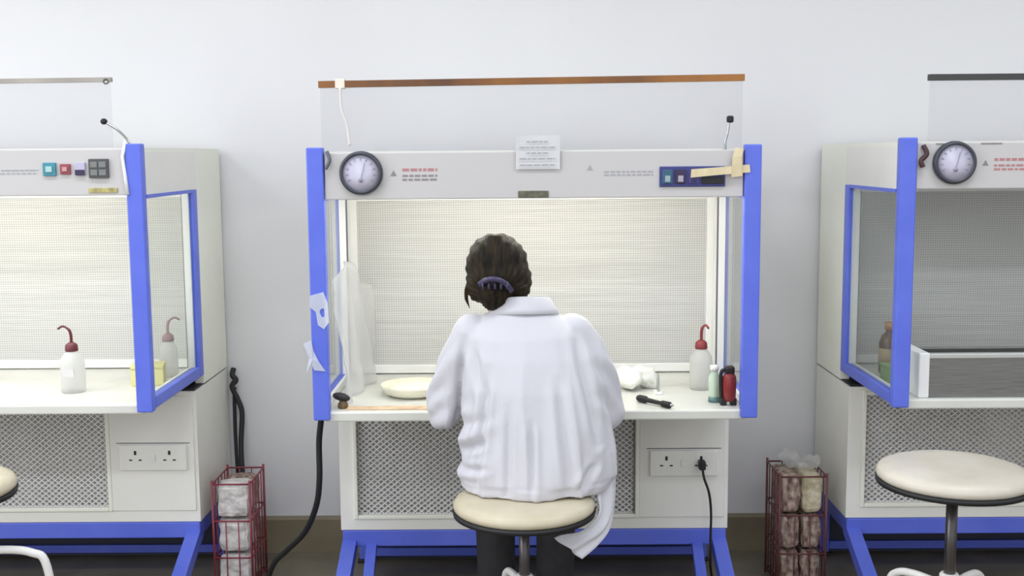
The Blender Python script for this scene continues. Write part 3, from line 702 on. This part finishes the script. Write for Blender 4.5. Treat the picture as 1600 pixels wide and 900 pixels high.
# masking tape over the switch panel and notice sheet
t1 = tag(MB().add([(-.095, 0, -.020), (-.093, 0, .004), (-.03, -.002, .008), (.02, -.001, .012), (.072, 0, .016), (.074, 0, -.006), (.02, -.002, -.010), (-.03, -.001, -.014)], [(0, 1, 2, 7), (7, 2, 3, 6), (6, 3, 4, 5)]).build('masking_tape', MASK, None, (.583, 3.2418, 1.448)), 'cream masking tape strip stuck across the navy switch panel', 'tape')
t1.modifiers.new('thickness', 'SOLIDIFY').thickness = .001
t2 = tag(MB().add([(-.014, 0, -.038), (.018, 0, -.034), (.014, -.004, .02), (.020, -.002, .042), (-.004, 0, .046), (-.012, -.003, .02)], [(0, 1, 2, 5), (5, 2, 3, 4)]).build('masking_tape', MASK, None, (.617, 3.2405, 1.466)), 'short upright masking tape piece beside the top of the blue post', 'tape')
t2.modifiers.new('thickness', 'SOLIDIFY').thickness = .001
nt_ = thing('paper_notice', 'thin white printed notice stuck on the occupied cabinet head and standing above', 'notice', (.055, 3.2525, 1.455))
vs = []; fs = []
for j in range(9):
    for i in range(5): vs.append((-.063 + i * .0315, -.0015 - .004 * (j / 8) ** 2 * (i - 2) ** 2 / 4, j * .012))
for j in range(8):
    for i in range(4): q = j * 5 + i; fs.append((q, q + 1, q + 6, q + 5))
sh = MB().add(vs, fs).build('sheet', mat('notice_paper', (212, 212, 213), .8), nt_); sh.modifiers.new('thickness', 'SOLIDIFY').thickness = .0006
rg = random.Random(5)
for k, z in enumerate((.012, .030, .046, .062, .078)):
    text_rows(rg, -.052 + (.02 if k in (2, 4) else 0), z, .10 - (.04 if k in (2, 4) else 0), 1, .0035, .01, -.0062).build('printed_line', PALEINK, sh)
# tape loop and cord hanging from the brown rail
tag(MB().bbox(-.014, .014, -.012, .012, -.014, .014, .003).build('rail_tape', mat('cream_tape', (232, 222, 208), .7), None, (-.508, 3.291, 1.7015)), 'pale tape wound round the brown wooden rail', 'tape')
tag(MB().tube(smooth_path([(0, 0, 0), (.003, -.001, -.06), (.018, -.001, -.11), (.024, -.004, -.165)]), .004, 8).build('hanging_ribbon', mat('pale_ribbon', (222, 216, 212), .8), None, (-.507, 3.276, 1.69)), 'pale ribbon hanging from the brown wooden rail', 'ribbon')

# ------------------------------------------------------------------ cables
def cable(label, ctrl, r, name='power_cable', m=DARK):
    b = Vector(ctrl[-1]); o = MB().tube([p - b for p in smooth_path(ctrl, 8)], r, 8).build(name, m, None, tuple(b))
    return tag(o, label, 'cable')
cable('black cable hanging from behind the scrap-taped blue post down to the floor', [(-.618, 3.45, .80), (-.622, 3.48, .70), (-.636, 3.50, .60), (-.638, 3.50, .48), (-.655, 3.52, .385), (-.705, 3.58, .28), (-.775, 3.64, .20), (-.83, 3.68, .14), (-.865, 3.70, .06), (-.87, 3.66, .008)], .0095)
cable('knotted black cable down the wall behind the red wire rack', [(-1.068, 4.165, .712), (-1.070, 4.150, .69), (-1.056, 4.145, .672), (-1.070, 4.140, .648), (-1.050, 4.14, .60), (-1.034, 4.13, .55), (-1.034, 4.10, .44), (-1.022, 4.06, .33), (-1.0, 4.05, .2), (-.98, 4.05, .012)], .010)
cable('straight thin black cable beside the knotted one on the wall', [(-1.066, 4.165, .640), (-1.066, 4.155, .62), (-1.064, 4.14, .5), (-1.058, 4.12, .42), (-1.050, 4.10, .3), (-1.045, 4.09, .012)], .007)
pg = thing('power_plug', 'black plug and thin cord in the socket of the occupied cabinet', 'plug', (.598, 3.674, .476))
MB().bbox(-.011, .011, -.035, .0, -.016, .014, .005).build('plug_body', DARK, pg)
MB().tube(smooth_path([(0, -.03, -.012), (.004, -.04, -.04), (.020, -.045, -.09), (.028, -.04, -.16), (.028, -.035, -.25), (.030, -.03, -.34), (.045, -.0, -.42), (.06, .08, -.469)]), .0042, 8).build('plug_cord', DARK, pg)

# ------------------------------------------------------------------ wire racks of bundles
REDW = mat('maroon_wire', (134, 52, 66), .45)
def wire_rack(label, loc, w, d, h, rz=0, m=REDW):
    R = thing('wire_rack', label, 'rack', loc, rz, 'red wire racks between the cabinets')
    hw, hd = w / 2, d / 2
    for sx in (-1, 1):
        for sy in (-1, 1): MB().tube([(sx * hw, sy * hd, 0), (sx * hw, sy * hd, h + .012)], .0042, 8).build('corner_wire', m, R)
    for z in (.02, h * .34, h * .67, h): MB().tube([(-hw, -hd, z), (hw, -hd, z), (hw, hd, z), (-hw, hd, z)], .0034, 6, True).build('hoop', m, R)
    for sx in (-1, 1):
        for k in range(1, 5): y = -hd + d * k / 5; MB().tube([(sx * hw, y, .02), (sx * hw, y, h)], .0024, 6).build('upright_wire', m, R)
    for sy in (-1, 1):
        for k in range(1, 3): x = -hw + w * k / 3; MB().tube([(x, sy * hd, .02), (x, sy * hd, h * .67 if sy < 0 else h)], .0022, 6).build('upright_wire', m, R)
    for k in range(1, 5): y = -hd + d * k / 5; MB().tube([(-hw, y, .02), (hw, y, .02)], .0024, 6).build('base_wire', m, R)
    return R
def bundle(seed, w, d, h):
    """crumpled soft packet"""
    rg = random.Random(seed); mb = MB().bbox(-w / 2, w / 2, -d / 2, d / 2, 0, h, .018)
    bm = bmesh.new()
    me = mb.mesh('b'); bm.from_mesh(me); bpy.data.meshes.remove(me); bmesh.ops.subdivide_edges(bm, edges=bm.edges[:], cuts=4, use_grid_fill=True)
    o = Vector((rg.random() * 9, rg.random() * 9, 0))
    for v in bm.verts:
        n = noise.noise_vector((v.co + o) * 34) * .0065
        v.co += n; v.co.x = max(-w / 2 - .002, min(w / 2 + .002, v.co.x)); v.co.y = max(-d / 2 - .002, min(d / 2 + .002, v.co.y)); v.co.z = max(0, min(h, v.co.z))
    s = MB(); bm.verts.index_update(); s.add([v.co for v in bm.verts], [[v.index for v in f.verts] for f in bm.faces], False); bm.free(); return s
FOIL = mat('white_wrap', (226, 222, 218), .45, c2=(188, 182, 180), scale=26, bump=.5, bscale=50)
BROWN = mat('maroon_wrap', (92, 60, 58), .5, c2=(186, 168, 152), scale=36, stretch=(1.6, 1.6, .7), bump=.5, bscale=45)
CREAMW = mat('cream_wrap', (178, 164, 132), .45, c2=(214, 206, 182), scale=24, bump=.5, bscale=50)
LR = (-.985, 3.85, 0)
wire_rack('maroon wire rack of white crumpled bundles beside the knotted wall cable', LR, .128, .21, .392, 0)
for k in range(3):
    z = .024 + k * .123
    o = bundle(k, .108, .085, .112 if k < 2 else .120).build('wrapped_bundle', FOIL, None, (LR[0], LR[1] - .048, z))
    tag(o, 'white crumpled wrapped bundle, %s of three in front stack of the maroon rack' % ('bottom', 'middle', 'top')[k], 'bundle', 'white bundles in the rack')
    o = bundle(k + 20, .108, .085, .112).build('wrapped_bundle', BROWN, None, (LR[0], LR[1] + .048, z))
    tag(o, 'mottled maroon wrapped bundle behind the white ones, %s of its stack' % ('bottom', 'middle', 'top')[k], 'bundle', 'maroon bundles in the rack')
RR = (.955, 3.84, 0)
wire_rack('maroon wire rack of brown bundles beside the dark unlit cabinet', RR, .158, .20, .408, 0, mat('brown_wire', (104, 56, 56), .45))
for k in range(3):
    z = .024 + k * .126
    for s, mm, cn in ((-1, BROWN, 'maroon brown'), (1, CREAMW if k == 2 else BROWN, 'cream' if k == 2 else 'brown')):
        o = bundle(k * 2 + s + 40, .068, .17, .118 + (.014 if k == 2 else 0)).build('wrapped_bundle', mm, None, (RR[0] + s * .036, RR[1], z))
        tag(o, '%s crumpled bundle, %s of its stack %s the unlit cabinet' % (cn, ('bottom', 'middle', 'top')[k], 'farther from' if s < 0 else 'nearer'), 'bundle', 'brown bundles in the rack')
bag = MB()
for k in range(8):
    rg = random.Random(k + 70); bag.ball((rg.uniform(-.05, .05), rg.uniform(-.06, .06), rg.uniform(.0, .018)), (.026, .03, .02))
bg = put('plastic_bag', remeshed(bag, 'plastic_bag', .006, CLEARPL, 1, lambda co, n: co + n * .012 * noise.noise(co * 45)), None, (RR[0] + .01, RR[1], .432))
tag(bg, 'crumpled clear plastic bag on top of the rack of brown bundles', 'plastic bag')
